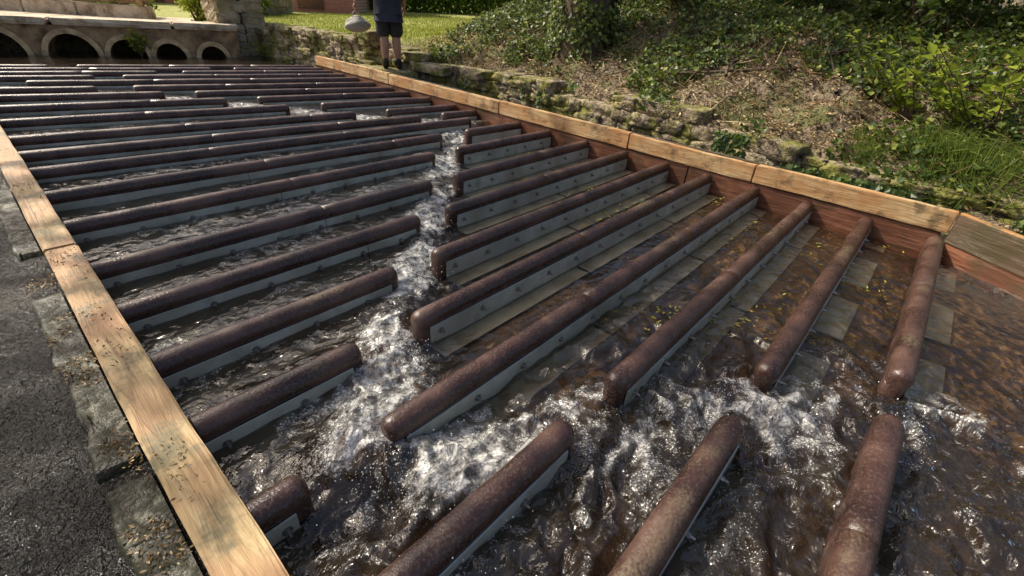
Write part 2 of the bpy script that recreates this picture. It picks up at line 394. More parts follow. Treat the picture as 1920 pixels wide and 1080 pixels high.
# ------------------------------------------------------------------ water surface
path=[(-.2,9.3,.10,.25),(.4,8.85,.14,.45),(1.3,8.0,.15,.6),(1.85,7.35,.16,.65),(2.33,6.65,.17,.65),(2.78,5.95,.17,.7),(3.25,5.25,.18,.7),(3.76,4.72,.18,.7),(4.2,4.3,.2,.65),
(3.4,3.88,.17,.85),(2.87,3.38,.17,.95),(2.34,2.80,.18,1.0),(1.84,2.30,.18,1.0),(1.33,1.83,.18,1.0),(.86,1.40,.18,.95),(.52,1.0,.19,.97),(.58,.80,.20,.80),
(1.15,.50,.22,.38),(1.64,.12,.19,.46),(2.06,-.30,.16,.50),(2.5,-.8,.30,.30),(3.0,-1.6,.5,.2)]
def foamfield(X,Y):
    f=np.zeros_like(X); core=np.zeros_like(X)
    for (ax,ay,aw,ai),(bx,by,bw,bi) in zip(path[:-1],path[1:]):
        dx,dy=bx-ax,by-ay; t=np.clip(((X-ax)*dx+(Y-ay)*dy)/(dx*dx+dy*dy),0,1)
        d=np.hypot(X-ax-t*dx,Y-ay-t*dy); wd=aw+(bw-aw)*t; it=ai+(bi-ai)*t
        f=np.maximum(f,it*np.exp(-(d/(wd*1.0))**2)); core=np.maximum(core,it*np.exp(-(d/(wd*.7))**2))
    return f,core
ys=np.concatenate([np.arange(-3,-1.2,.05),np.arange(-1.2,2.4,.010),np.arange(2.4,5.2,.02),np.arange(5.2,12.95,.04)])
us=np.linspace(0,1,400); us=us**1.12
U,Y=np.meshgrid(us,ys)
xr=np.where(Y>-.33,Xr(Y),np.maximum(4.28+(Y+.33)*.73,1.0)); X=.10+U*(xr-.10)
f,core=foamfield(X,Y)
low=sstep(1.15,.75,Y)
gx=np.interp(Y,[-.3,.13,.55,.97,1.4,1.82,2.29,2.78,3.44,4.04,4.3,4.7,5.3,6,6.6,7.4,8.2,9],[2.06,1.64,1.15,.42,.86,1.33,1.84,2.34,2.87,3.4,4.2,3.9,3.3,2.8,2.4,1.9,1.3,.4])
left=sstep(.15,-.15,X-gx)
gen=low*(.25+.35*fbm(X*3,Y*3,3,5))*sstep(3.4,1.9,X)*sstep(-.25,.15,gx+.35-X+.35*(Y<.5))
gen=np.maximum(gen,low*.14)
turb=np.clip(np.maximum(f*1.2,gen*1.6)+.06+.18*left,0,1)
up=(Y>4.3)
level=np.where(up,.100,.026+.050*left)+0*X
level=level*(1-low)+.050*low
w1=fbm(X*4.5+fbm(X*3,Y*3,2,9)*2,Y*4.5,3,1)-.5
w2=1-np.abs(fbm(X*6+w1*3,Y*6,3,7)-.5)*4
w3=fbm(X*17,Y*17,2,3)-.5
w4=1-np.abs(fbm(X*15+w1*4,Y*15,2,17)-.5)*4
Z=level+ .010*w1*(1+3*turb)+ turb*(.017*w2)+turb*.018*w3+core*.035*sstep(2.9,1.0,Y)*(.4+w2*.5+w4*.35)+core*.012+.012*turb*low*w4
Z+=.05*np.exp(-(((X-.52)/.14)**2+((Y-1.02)/.12)**2))
Z-=.045*np.exp(-(((X-.42)/.12)**2+((Y-.80)/.09)**2))
Z+=.06*np.exp(-(((X-.42)/.22)**2+((Y-.66)/.10)**2))*(.6+.5*w2)
Z+=low*sstep(3.2,1.6,X)*.020*np.sin((X*.7+Y*1.0)*11+w1*14)
Z=np.maximum(Z,.0225)
wat=grid_mesh("river_water",X,Y,Z,M_water); info(wat,"brown foaming river water running between the baffles",kind="structure")
streak=fbm(X*4+w1*2.5,Y*8+w1*2.5,3,11)
foam=f*(.38+.75*sstep(.35,.62,streak))+gen*.95*sstep(.44,.60,streak)*(.15+.9*sstep(.3,.9,w2))
foam=np.where((Y>1.2),foam+.46*left*sstep(.50,.64,fbm(X*3.5,Y*8,3,21)),foam)
foam=np.clip(foam,0,1)
murk=np.clip(.0+.28*left+.30*low*sstep(2.8,1.5,X)+.22*turb,0,.65); murk=np.where(up,.7,murk)
attr(wat,"foam",foam); attr(wat,"turb",turb); attr(wat,"murk",murk)
sheet("river_water_upstream",-5.5,-.1,9.5,14.0,.03,M_water,"dark river water by the culvert arches")
V=[];F=[]
ico=bmesh.new(); bmesh.ops.create_icosphere(ico,subdivisions=1,radius=1); iv=[v.co.copy() for v in ico.verts]; iff=[[v.index for v in ff.verts] for ff in ico.faces]; ico.free()
spots=[(.50,.97,.10,240),(.60,.74,.14,150),(.86,1.38,.08,210),(1.33,1.80,.07,160),(1.84,2.28,.07,100),(2.34,2.78,.07,60),(.50,.60,.14,100),(1.64,.12,.12,30),(2.06,-.3,.12,30)]
for sx,sy,sr,n in spots:
    for i in range(n):
        x=random.gauss(sx,sr); y=random.gauss(sy,sr*.8); z=.08+abs(random.gauss(0,.035)); r=random.uniform(.0010,.0030)
        b0=len(V)
        for v in iv: V.append((x+v.x*r,y+v.y*r,z+v.z*r*random.uniform(.8,1.5)))
        for q in iff: F.append([b0+k for k in q])
b=NB("droplet"); M_drop=b.done(b.princ((.75,.74,.70),.08,spec=.8))
o=mesh_obj("water_spray",V,F,M_drop,smooth=True); info(o,"white droplets thrown up by the rushing water","spray",kind="stuff")

# ------------------------------------------------------------------ leaves helper
def leafmesh(name,P,N,size,mat,parent=None,asp=.38,fold=.12,tint=None,T=None):
    P=np.asarray(P,float); n=len(P); N=np.asarray(N,float); N=N/np.linalg.norm(N,axis=1,keepdims=True)
    if T is None: T=rng.normal(size=(n,3))
    T=T-N*np.sum(T*N,1,keepdims=True); T/=np.linalg.norm(T,axis=1,keepdims=True)+1e-9
    B=np.cross(N,T); s=np.asarray(size,float).reshape(-1,1)
    v=np.stack([P,P+T*.45*s+B*asp*s+N*fold*s,P+T*s,P+T*.45*s-B*asp*s+N*fold*s],1).reshape(-1,3)
    b=np.arange(n)[:,None]*4; fc=np.stack([b+0,b+2,b+1,b+0,b+3,b+2],-1).reshape(-1,3)
    o=raw_mesh(name,v,fc,mat,False,parent)
    if tint is None: tint=rng.random(n)
    attr(o,"tint",np.repeat(tint,4)); return o

# ------------------------------------------------------------------ ground
def Xb(y): return np.interp(y,[-5,2,4,6,6.9,7.9,11.6,12.5],[5.5,5.6,5.8,5.75,5.3,5.2,4.9,4.85])
def Ht(y): return np.interp(y,[-5,5,6.4,7.9,11.6],[.26,.30,.42,.74,.60])
def gh(x,y):
    x=np.asarray(x,float); y=np.asarray(y,float); d=x-Xb(y)
    wl=sstep(5.6,8.2,y-.30*(d))
    slope=.34+.05*sstep(1,3,y)+.40*d; slope=np.where(slope>1.5,1.5+(slope-1.5)*.25,slope); slope=np.minimum(slope,2.4)
    slope=slope+.18*(fbm(x*1.6,y*1.6,4,2)-.5)*2*sstep(0,.6,d)+.10*(fbm(x*6,y*6,3,8)-.5)*2
    lawn=Ht(y)-.03+.030*np.clip(d,0,25)+.03*(fbm(x,y,3,4)-.5)
    bank=slope*(1-wl)+lawn*wl
    edge=np.where((y<1.2),.24*sstep(-.40,-.02,d)+.05*(fbm(x*7,y*7,3,14)-.3),-.06)
    z=np.where(d>-.02,bank,np.where(d>-.42,edge,-.06))
    yb=12.83-.367*x
    z=np.where((y>yb+.75)&(d<=-.02),.52,z)
    z=np.where((x<-5.6),.7+.02*np.clip(-x-5.6,0,30),z)
    return z,wl
xs=np.concatenate([np.linspace(-150,-12,12),np.arange(-10,4.2,.5),np.arange(4.4,10.5,.05),np.arange(10.5,30,.7),np.linspace(31,200,16)])
ys2=np.concatenate([np.linspace(-150,-6,12),np.arange(-5,13.4,.06),np.arange(13.5,32,.7),np.linspace(33,220,16)])
GX,GY=np.meshgrid(xs,ys2); GZ,WL=gh(GX,GY)
gr=grid_mesh("ground",GX,GY,GZ,M_ground); info(gr,"sloping river bank and mown lawn",kind="structure")
lawnmask=np.clip(WL*sstep(.1,.8,GX-Xb(GY))+ (GY>14),0,1); attr(gr,"lawn",lawnmask)

# ------------------------------------------------------------------ stones
def rock_template(n=4,sph=.3):
    V=[];idx={};F=[]
    def vid(p):
        k=tuple(round(c,4) for c in p)
        if k not in idx: idx[k]=len(V); V.append(Vector(p))
        return idx[k]
    for ax in range(3):
        for s in (-1,1):
            for i in range(n):
                for j in range(n):
                    q=[]
                    for (a,b_) in ((i,j),(i+1,j),(i+1,j+1),(i,j+1)):
                        p=[0,0,0]; p[ax]=s; p[(ax+1)%3]=-1+2*a/n; p[(ax+2)%3]=-1+2*b_/n; q.append(vid(p))
                    if s<0: q.reverse()
                    F.append(q)
    out=[]
    for v in V:
        m=max(abs(c) for c in v); out.append(v*(1-sph)+v.normalized()*1.15*sph)
    return out,F
RT=rock_template(6,.20)
def add_rock(V,F,c,size,rz=0,jit=.10,tilt=.05):
    M=Euler((random.uniform(-tilt,tilt),random.uniform(-tilt,tilt),rz)).to_matrix(); b0=len(V); sx,sy,sz=size; s=random.random()*50
    for v in RT[0]:
        k=1+jit*(float(vn(v.x*2.6+s,v.y*2.6+v.z*3.3+s))-.5)*2
        p=M@Vector((v.x*sx/2*k,v.y*sy/2*k,v.z*sz/2*k)); V.append((c[0]+p.x,c[1]+p.y,c[2]+p.z))
    for q in RT[1]: F.append([b0+k for k in q])
def stone_wall(name,pts,htf,z0,thick,label,ch=.13,sl=.32,mat=None,jit=.14,tilt=.06,smooth=True):
    V=[];F=[]
    for (a,b_) in zip(pts[:-1],pts[1:]):
        a=Vector(a);b_=Vector(b_);d=b_-a;L=d.length;u=d/L; ang=math.atan2(u.y,u.x); z=z0
        while True:
            hmax=max(htf(a.y),htf(b_.y))
            if z>hmax: break
            s=-random.random()*sl*.5
            while s<L:
                l=random.uniform(.5,1.6)*sl; p=a+u*min(max(s+l/2,0),L)
                if z+ch*.6<htf(p.y)+.03:
                    off=random.uniform(-.03,.03)
                    add_rock(V,F,(p.x-u.y*off,p.y+u.x*off,z+ch/2),(l*1.08,thick*random.uniform(.88,1.08),ch*random.uniform(.97,1.14)),ang+random.uniform(-.05,.05),jit,tilt)
                s+=l
            z+=ch*.94
    o=mesh_obj(name,V,F,mat or M_stone,smooth=smooth); info(o,label,"stone wall"); return o
stone_wall("stone_wall",[(4.78,12.3),(5.0,10),(5.12,7.95)],lambda y:float(Ht(y))+.06,-.05,.34,"mossy rubble retaining wall at the lawn edge",.12,.28,jit=.12,tilt=.03)
stone_wall("stone_wall",[(5.22,7.9),(5.35,6.95),(5.70,6.0)],lambda y:float(np.interp(y,[6,7,7.9],[.46,.54,.72])),-.05,.34,"stepped rubble wall beside the standing person",.14,.32,jit=.14,tilt=.03)
stone_wall("stone_wall",[(5.70,6.0),(5.72,4.0),(5.54,1.2)],lambda y:.42+.03*math.sin(y*3),-.06,.40,"long low mossy stone wall along the ivy bank",.15,.34,jit=.14,tilt=.035)
stone_wall("stone_wall",[(5.54,1.2),(5.54,-3)],lambda y:.24+.03*math.sin(y*3),-.06,.36,"low stone footing half buried in litter",.12,.32,jit=.2,tilt=.1)
V=[];F=[]
add_rock(V,F,(4.92,7.35,.16),(.72,1.25,.38),-.05,.03,.0)
o=mesh_obj("stone_ledge",V,F,M_stone,smooth=True); info(o,"flat worn stone ledge beside the timber kerb","ledge")
V=[];F=[]
for (x,y,z,l) in ((5.35,6.55,.42,.75),(5.60,5.75,.42,.6),(5.45,7.5,.58,.6)):
    add_rock(V,F,(x,y,z),(.32,l,.14),random.uniform(-.2,.2),.14,.05)
o=mesh_obj("stone_steps",V,F,M_stone,smooth=True); info(o,"rough stone blocks stepping down the bank","steps")

# ------------------------------------------------------------------ culvert bridge
ux,uy=Vector((3.29,-1.2,0)).normalized()[:2]; P0=Vector((.63,12.6,0)); U_=Vector((ux,uy,0)); Nn=Vector((-uy,ux,0))
bridge=bpy.data.objects.new("culvert_bridge",None); link(bridge); bridge.location=(P0.x,P0.y,0)
info(bridge,"low stone bridge with a row of round culvert arches","bridge")
arches=[(-4.6,.42),(-3.4,.42),(-2.2,.42),(-1.05,.42),(.03,.39),(1.05,.37),(1.87,.30),(2.54,.26),(3.26,.23)]
def bp(s,n,z): p=U_*s+Nn*n; return (p.x,p.y,z)
def zo(s):
    for c,r in arches:
        if abs(s-c)<r: return .06+math.sqrt(max(r*r-(s-c)**2,0))*1.08
    return -.05
ss=[-6.0]
for c,r in arches:
    ss.append(c-r-.001)
    for i in range(0,25): ss.append(c-r*.9999*math.cos(math.pi*i/24))
    ss.append(c+r+.001)
ss.append(3.75); ss=sorted(ss)
V=[];F=[];T=.58
for i,s in enumerate(ss):
    z=min(zo(s),T-.05); V+= [bp(s,0,z),bp(s,0,T),bp(s,2.6,z),bp(s,2.6,T)]
    if i:
        a=(i-1)*4;c=i*4
        F+= [(a,c,c+1,a+1),(a+2,a+3,c+3,c+2),(a,a+2,c+2,c),(a+1,c+1,c+3,a+3)]
mesh_obj("wall",V,F,M_wallconc,parent=bridge)
for c,r in arches:
    V=[];F=[]; n=26; r1=r*.98; r2=r+.075
    for i in range(n+1):
        a=math.pi*i/n; ca,sa=math.cos(a),math.sin(a)
        V+= [bp(c-ca*r1,-.035,.06+sa*r1*1.08),bp(c-ca*r2,-.035,min(.06+sa*r2*1.08,.575)),bp(c-ca*r1,.05,.06+sa*r1*1.08),bp(c-ca*r2,.02,min(.06+sa*r2*1.08,.575))]
        if i:
            p=(i-1)*4;q=i*4
            F+= [(p,q,q+1,p+1),(p,p+2,q+2,q),(p+1,q+1,q+3,p+3)]
    mesh_obj("arch_ring",V,F,M_ring,parent=bridge)
V=[];F=[]; s=-6
while s<3.6:
    l=random.uniform(1.2,1.9); e=min(s+l,3.8)
    c=bp((s+e)/2,.27,.64); add_rock(V,F,c,(e-s+.02,.66,.12),math.atan2(uy,ux),.03,.003); s=e
mesh_obj("coping",V,F,M_cope,parent=bridge)
mesh_obj("deck",[bp(-6,.5,.62),bp(3.6,.5,.62),bp(3.6,2.9,.63),bp(-6,2.9,.63)],[(0,1,2,3)],M_cope,parent=bridge)
par=bpy.data.objects.new("road_parapet",None); link(par); par.location=(3.4,13.75,.52); info(par,"pale parapet with weathered horizontal timber rails","parapet")
d=Vector((-2.3,1.95,0)).normalized(); ang=math.atan2(d.y,d.x); V=[];F=[]
s=0
while s<9:
    l=random.uniform(.9,1.5); add_rock(V,F,(d.x*(s+l/2),d.y*(s+l/2),.17),(l,.35,.36),ang,.02,.005); s+=l
mesh_obj("wall",V,F,M_cope,parent=par)
for z in (.42,.62,.84):
    V=[];F=[]; boxv(V,F,0,9,-.03,.03,z-.05,z+.05); r=mesh_obj("rail",V,F,M_timB,parent=par); r.rotation_euler=(0,0,ang)
for i in range(6):
    V=[];F=[]; boxv(V,F,i*1.7+.1,i*1.7+.2,.032,.12,.3,.95); r=mesh_obj("post",V,F,M_timB,parent=par); r.rotation_euler=(0,0,ang)
V=[];F=[]; z=-.05
while z<1.75:
    h=random.uniform(.16,.24)
    for (cx,cy) in ((-.22,-.22),(.22,-.22),(-.22,.22),(.22,.22)):
        k=random.uniform(-.05,.05); add_rock(V,F,(4.46+cx+k,12.1+cy,z+h/2),(.47,.47,h*1.03),0,.08,.02)
    z+=h*.97
add_rock(V,F,(4.46,12.1,z+.06),(1.05,1.05,.14),0,.02,.0)
b=NB("pillar_stone"); v=b.coord((1,1,1),"World"); c=b.ramp(b.noise(v,5,4,.65),[(.35,(.22,.17,.11)),(.5,(.42,.34,.24)),(.65,(.60,.51,.38))]); c=b.mix(b.ramp(b.noise(v,2.5,4),[(.48,0.0),(.60,.7)]),c,(.18,.17,.05))
M_pillar=b.done(b.princ(c,.85,b.bump(b.noise(v,30,3),.9,.03)))
o=mesh_obj("stone_pillar",V,F,M_pillar); info(o,"square lichen covered stone gate pillar","pillar")

# ------------------------------------------------------------------ background buildings
def bricks(name,c1,c2,mort,sc):
    b=NB(name); v=b.coord((1,1,1.0001),rot=(math.radians(90),0,0)); t=b.new("ShaderNodeTexBrick"); b.L(v,t.inputs["Vector"]); t.inputs["Scale"].default_value=sc
    t.inputs["Color1"].default_value=(*c1,1); t.inputs["Color2"].default_value=(*c2,1); t.inputs["Mortar"].default_value=(*mort,1); t.inputs["Mortar Size"].default_value=.012
    return b.done(b.princ(t.outputs[0],.85))
M_brick=bricks("red_brick",(.55,.20,.14),(.42,.15,.10),(.48,.40,.34),5)
M_slate=simple("roof_tile",(.18,.05,.035),(.30,.10,.07),9,.8)
M_glass=simple("window_glass",(.02,.025,.03),(.04,.05,.055),3,.08,.02)
M_white=simple("white_paint",(.72,.72,.70),(.80,.80,.78),4,.35,.05)
M_black=simple("black_rubber",(.012,.012,.012),(.03,.03,.03),20,.6)
def house(loc,rz,W,D,H,label):
    h=bpy.data.objects.new("brick_house",None); link(h); h.location=loc; h.rotation_euler=(0,0,rz); info(h,label,"house")
    V=[];F=[];boxv(V,F,-W/2,W/2,0,D,-.3,H); mesh_obj("wall",V,F,M_brick,parent=h)
    V=[(-W/2-.2,-.25,H),(W/2+.2,-.25,H),(W/2+.2,D/2,H+1.8),(-W/2-.2,D/2,H+1.8),(-W/2-.2,D+.25,H),(W/2+.2,D+.25,H)]
    mesh_obj("roof",V,[(0,1,2,3),(3,2,5,4),(0,3,4),(1,5,2),(0,4,5,1)],M_slate,parent=h)
    V=[];F=[];boxv(V,F,-.45,.45,-.04,.02,0,2.0); mesh_obj("door",V,F,M_timR,parent=h)
    for x in (-W*.3,W*.3):
        V=[];F=[];boxv(V,F,x-.5,x+.5,-.02,.02,1.0,2.1); wd=mesh_obj("window",V,F,M_glass,parent=h)
        V=[];F=[];boxv(V,F,x-.58,x+.58,-.06,.01,.9,.98);boxv(V,F,x-.58,x-.5,-.05,.01,.985,2.1);boxv(V,F,x+.5,x+.58,-.05,.01,.985,2.1);boxv(V,F,x-.03,x+.03,-.045,.01,.985,2.1);mesh_obj("frame",V,F,M_white,parent=wd)
house((9.6,18.6,.8),math.radians(-42),3.2,4,2.2,"small red brick house beyond the lawn")
house((6.0,24,.6),math.radians(-25),6,6,2.4,"red brick house with tiled roof behind the bridge")
stone_wall("garden_wall",[(6.1,16.2),(8.2,17.6)],lambda y:1.5,.55,.3,"grey stone garden wall beyond the lawn",.16,.4,M_pillar)
van=bpy.data.objects.new("parked_van",None); link(van); van.location=(22.6,19.2,1.17); van.rotation_euler=(0,0,math.radians(-48)); info(van,"white parked van standing on the lawn edge","van")
prof=[(-2.3,.35),(2.2,.35),(2.35,.6),(2.3,1.05),(1.5,1.25),(.9,1.95),(-2.2,2.0),(-2.35,1.8)]
bm=bmesh.new(); vs=[bm.verts.new((x,-.9,z)) for x,z in prof]; fc=bm.faces.new(vs); r=bmesh.ops.extrude_face_region(bm,geom=[fc]); bmesh.ops.translate(bm,vec=(0,1.8,0),verts=[e for e in r["geom"] if isinstance(e,bmesh.types.BMVert)])
bmesh.ops.recalc_face_normals(bm,faces=bm.faces); bmesh.ops.bevel(bm,geom=list(bm.edges),offset=.07,segments=3,affect='EDGES'); bm_obj("body",bm,M_white,parent=van,smooth=False)
for x in (-1.5,1.45):
    for y in (-.85,.85):
        bm=bmesh.new(); cyl_bm(bm,.34,.2,28,Matrix.Translation((x,y,.34))@RX); bmesh.ops.bevel(bm,geom=list(bm.edges),offset=.02,segments=2,affect='EDGES'); wh=bm_obj("wheel",bm,M_black,parent=van)
        bm=bmesh.new(); cyl_bm(bm,.2,.215,20,Matrix.Translation((x,y,.34))@RX); bm_obj("rim",bm,M_bolt,parent=wh)
V=[];F=[];boxv(V,F,-.1,.8,-.915,-.9,1.2,1.75); mesh_obj("window",V,F,M_glass,parent=van)
V=[];F=[];boxv(V,F,2.28,2.37,-.8,-.5,.7,.9);mesh_obj("headlight",V,F,M_glass,parent=van)
V=[];F=[];boxv(V,F,2.28,2.37,.5,.8,.7,.9);mesh_obj("headlight",V,F,M_glass,parent=van)

# ------------------------------------------------------------------ vegetation
def limb(V,F,p0,p1,r0,r1,seg=8,parts=5,wob=.1):
    p0=Vector(p0);p1=Vector(p1);d=(p1-p0); L=d.length; q=d.to_track_quat('Z','Y').to_matrix(); b0=len(V); s=random.random()*30
    for i in range(parts+1):
        t=i/parts; c=p0+d*t+Vector((vn(t*3+s,1)-.5,vn(t*3+s,5)-.5,0))*wob*L*math.sin(math.pi*t); r=r0+(r1-r0)*t
        for k in range(seg):
            a=2*math.pi*k/seg; rr=r*(1+.18*(float(vn(k*1.3+s,t*4))-.5)); V.append(tuple(c+q@Vector((math.cos(a)*rr,math.sin(a)*rr,0))))
        if i:
            for k in range(seg):
                a=b0+(i-1)*seg+k; b_=b0+(i-1)*seg+(k+1)%seg; F.append((a,b_,b_+seg,a+seg))
def clumps(cent,rad,ncl,cr,nl):
    P=[]
    for i in range(ncl):
        u=rng.normal(size=3); u/=np.linalg.norm(u); c=np.array(cent)+u*np.array(rad)*rng.random()**(1/2.2)
        r=cr*rng.uniform(.6,1.3); p=rng.normal(size=(nl,3))*np.array([r,r,r*.55])*.55+c; P.append(p)
    return np.concatenate(P)
def tree(base,h,rt,crowns,leaf,label,name="tree"):
    t=bpy.data.objects.new(name,None); link(t); t.location=base; info(t,label,"tree")
    V=[];F=[]; limb(V,F,(0,0,-.3),(0,0,.6),rt*1.4,rt,14,3,.0); limb(V,F,(0,0,.58),(.2,.1,h),rt,rt*.5,14,7,.06)
    for (c,r,n) in crowns:
        cc=Vector(c)-Vector(base)
        for i in range(5):
            limb(V,F,(.1,.05,h*random.uniform(.55,.95)),cc+Vector([random.uniform(-.7,.7)*k for k in r]),rt*.25,.02,7,5,.12)
    mesh_obj("trunk",V,F,M_bark,parent=t,smooth=True)
    PP=[]
    for (c,r,n) in crowns: PP.append(clumps(np.array(c)-np.array(base),r,n,.55,90))
    P=np.concatenate(PP); N=rng.normal(size=P.shape)+np.array([0,0,.8])
    leafmesh("crown",P,N,rng.uniform(.7,1.3,len(P))*leaf,M_canopy,parent=t,asp=.42)
    return t
tree((-5.9,10.0,.6),6.0,.30,[((-1.3,8.9,6.9),(2.3,2.8,1.1),25),((1.0,8.4,6.9),(1.7,2.2,.8),9)],.14,"unseen broadleaf tree added to dapple the pass with shade")  # out-of-view tree, added so its crown casts dappled shade on the pass
ivt=tree((7.05,4.85,.72),6.5,.40,[((7.2,8.6,6.8),(2.6,3.0,1.1),24)],.15,"thick tree trunk wrapped in dark ivy")  # real ivied trunk; unseen crown shifted sideways so its shade dapples the bank
n=7000; a=rng.uniform(0,2*math.pi,n); z=rng.uniform(-.1,2.8,n); rr=.42+.13*rng.random(n)+.12*np.exp(-z*5)
m=fbm(a*2,z*2.2,3,5)>.45; a,z,rr=a[m],z[m],rr[m]
P=np.stack([np.cos(a)*rr,np.sin(a)*rr,z],1); N=np.stack([np.cos(a),np.sin(a),.5+0*a],1)+rng.normal(size=(len(a),3))*.45
leafmesh("ivy",P,N,rng.uniform(.04,.09,len(a)),M_ivy,parent=ivt,asp=.5,tint=np.clip(rng.normal(.65,.28,len(a)),0,1))
def walltop(z,d,y): return np.where((d<-.0)&(d>-.42)&(y>1.2)&(y<6.2),.40,z)
def scatter(n,y0,y1,d0,d1):
    y=rng.uniform(y0,y1,n); d=rng.uniform(d0,d1,n); x=Xb(y)+d; z,wl=gh(x,y); return x,y,walltop(z,d,y),d,wl
x,y,z,d,wl=scatter(80000,-3,8.5,-.25,4.6)
keep=(fbm(x*1.0,y*1.0,4,6)+.5*(fbm(x*4,y*4,3,66)-.5)+.18*sstep(1.4,2.8,d)+.12*sstep(2.5,-.5,y)-.12*sstep(.35,.0,d)*sstep(1.5,3,y)>.545)&(wl<.6); x,y,z,d=x[keep],y[keep],z[keep],d[keep]
P=np.stack([x,y,z+rng.uniform(.01,.16,len(x))],1); N=rng.normal(size=P.shape)*.6+np.array([-.3,-.2,1.])
o=leafmesh("ground_ivy",P,N,rng.uniform(.03,.08,len(x)),M_ivy,asp=.5,tint=np.clip(rng.normal(.52,.28,len(x)),0,1)); info(o,"glossy ivy trailing over the river bank","ivy",kind="stuff")
n=5200; y=rng.uniform(-1.5,5.8,n); k=fbm(y*1.8,y*0+3,3,88)+.25*sstep(2.8,0,y)>.64; y=y[k]; n=len(y)
P=np.stack([Xb(y)-.36-rng.uniform(0,.10,n),y,np.where(y>1.2,.42,.26)-rng.random(n)**1.5*.34],1); N=rng.normal(size=P.shape)*.4+np.array([-1,-.2,.5]); T=rng.normal(size=P.shape)*.4+np.array([-.2,0,-1.])
o=leafmesh("hanging_ivy",P,N,rng.uniform(.03,.08,n),M_ivy,asp=.42,T=T,tint=np.clip(rng.normal(.4,.25,n),0,1)); info(o,"ivy and ferns hanging over the low wall","ivy",kind="stuff")
x,y,z,d,wl=scatter(44000,-3,9,-.34,3.8)
P=np.stack([x,y,z+rng.uniform(.005,.06,len(x))],1); N=rng.normal(size=P.shape)*.45+np.array([-.3,0,1.])
k=(wl<.8)&((d>.0)|(rng.random(len(d))<.35))
o=leafmesh("leaf_litter",P[k],N[k],rng.uniform(.02,.06,k.sum()),M_dead,asp=.25); info(o,"dry straw and dead leaves on the bank","leaf litter",kind="stuff")
x,y,z,d,wl=scatter(13000,-3,8,-.1,3.8)
k=fbm(x*1.4,y*1.4,3,15)>.42; x,y,z=x[k],y[k],z[k]; n=len(x)
P=np.stack([x,y,z+.01],1); T=rng.normal(size=(n,3))*np.array([1,1,.3])+np.array([-.4,0,.12]); N=rng.normal(size=(n,3))+np.array([0,0,1.])
o=leafmesh("dry_stalks",P,N,rng.uniform(.12,.4,n),M_dead,asp=.018,fold=.01,T=T,tint=rng.uniform(.0,1,n)); info(o,"tangle of dry pale stalks on the bank","dead stalks",kind="stuff")
for i,(p,q,r) in enumerate([((6.9,1.5),(6.3,3.1),.022),((7.6,1.2),(7.0,3.0),.018),((6.3,.4),(6.8,1.9),.018),((6.9,3.0),(6.2,3.9),.016),((7.8,2.6),(7.2,3.4),.024),((6.5,1.0),(7.6,1.5),.02),((8.0,1.6),(7.1,1.1),.02),((6.4,2.2),(7.3,2.5),.02),((7.4,.4),(6.7,-.2),.018)]):
    V=[];F=[]
    def gz(v,up): return (v[0],v[1],float(gh(v[0],v[1])[0])+up)
    A=gz(p,.06);B=gz(q,.10); limb(V,F,A,B,r,r*.4,7,8,.08)
    for k in range(8):
        t=random.uniform(.2,.9); c=Vector(A).lerp(Vector(B),t); e=c+Vector((random.uniform(-.35,.35),random.uniform(-.35,.35),random.uniform(.0,.18))); limb(V,F,c,e,r*.4,r*.12,5,3,.1)
    o=mesh_obj("fallen_branch",V,F,M_bark,smooth=True); info(o,"bare fallen branch lying on the bank","branch",group="fallen branches")
def shrub(c,r,n,leaf,mat,label,name="shrub",tm=.4):
    z0=float(gh(c[0],c[1])[0]); s=bpy.data.objects.new(name,None); link(s); s.location=(c[0],c[1],z0-.05); info(s,label,"shrub")
    V=[];F=[]
    for i in range(7): limb(V,F,(random.uniform(-.1,.1),random.uniform(-.1,.1),0),(random.uniform(-.7,.7)*r[0],random.uniform(-.7,.7)*r[1],r[2]*random.uniform(.8,1.7)),.03,.008,6,5,.12)
    mesh_obj("stem",V,F,M_bark,parent=s,smooth=True)
    ncl=max(10,n//70); P=clumps((0,0,r[2]*.95),r,ncl,.30*max(r)*.7,70); P[:,2]=np.maximum(P[:,2],.0); N=rng.normal(size=P.shape)+np.array([-.2,-.2,.9])
    leafmesh("foliage",P,N,rng.uniform(.7,1.3,len(P))*leaf,mat,parent=s,asp=.42,tint=np.clip(rng.normal(tm,.25,len(P)),0,1))
for c,r,n in (((8.7,-1.3),(.9,1.1,1.0),4200),((8.5,.7),(.8,1.0,.9),4200),((9.3,2.6),(.8,1.1,1.0),4200),((10.3,.2),(1.2,1.6,1.6),4500),((10.8,3.0),(1.2,1.6,1.6),4500),((10.8,5.8),(1.1,1.2,1.1),3500),((7.5,-1.5),(.7,.8,.9),3500),((12.5,8.0),(1.5,1.5,1.2),3500),((8.6,4.2),(.6,.7,.6),2400)):
    shrub(c,r,n,.075,M_ivy,"dense dark ivy covered shrub on the bank",tm=.25)
shrub((4.18,13.3),(.32,.32,.75),2800,.05,M_bright,"bright clipped evergreen bush by the pillar",tm=.6)
shrub((3.2,14.6),(.6,.6,.6),2000,.07,M_bright,"sunlit leafy bush behind the parapet",tm=.5)
shrub((6.6,16.4),(.6,.6,.7),1800,.08,M_bright,"sunlit leafy bush beyond the lawn",tm=.4)
P=[]
for i in range(20000):
    t=random.random()*14; P.append((12.5+t*.62+random.gauss(0,.5),19.0-t*.42+random.gauss(0,.5)+1.5,random.uniform(.8,2.9)))
P=np.array(P); o=leafmesh("garden_hedge",P,rng.normal(size=P.shape)+np.array([-.4,-.4,.6]),rng.uniform(.09,.18,len(P)),M_canopy); info(o,"long leafy garden hedge behind the lawn","hedge")
P=[]
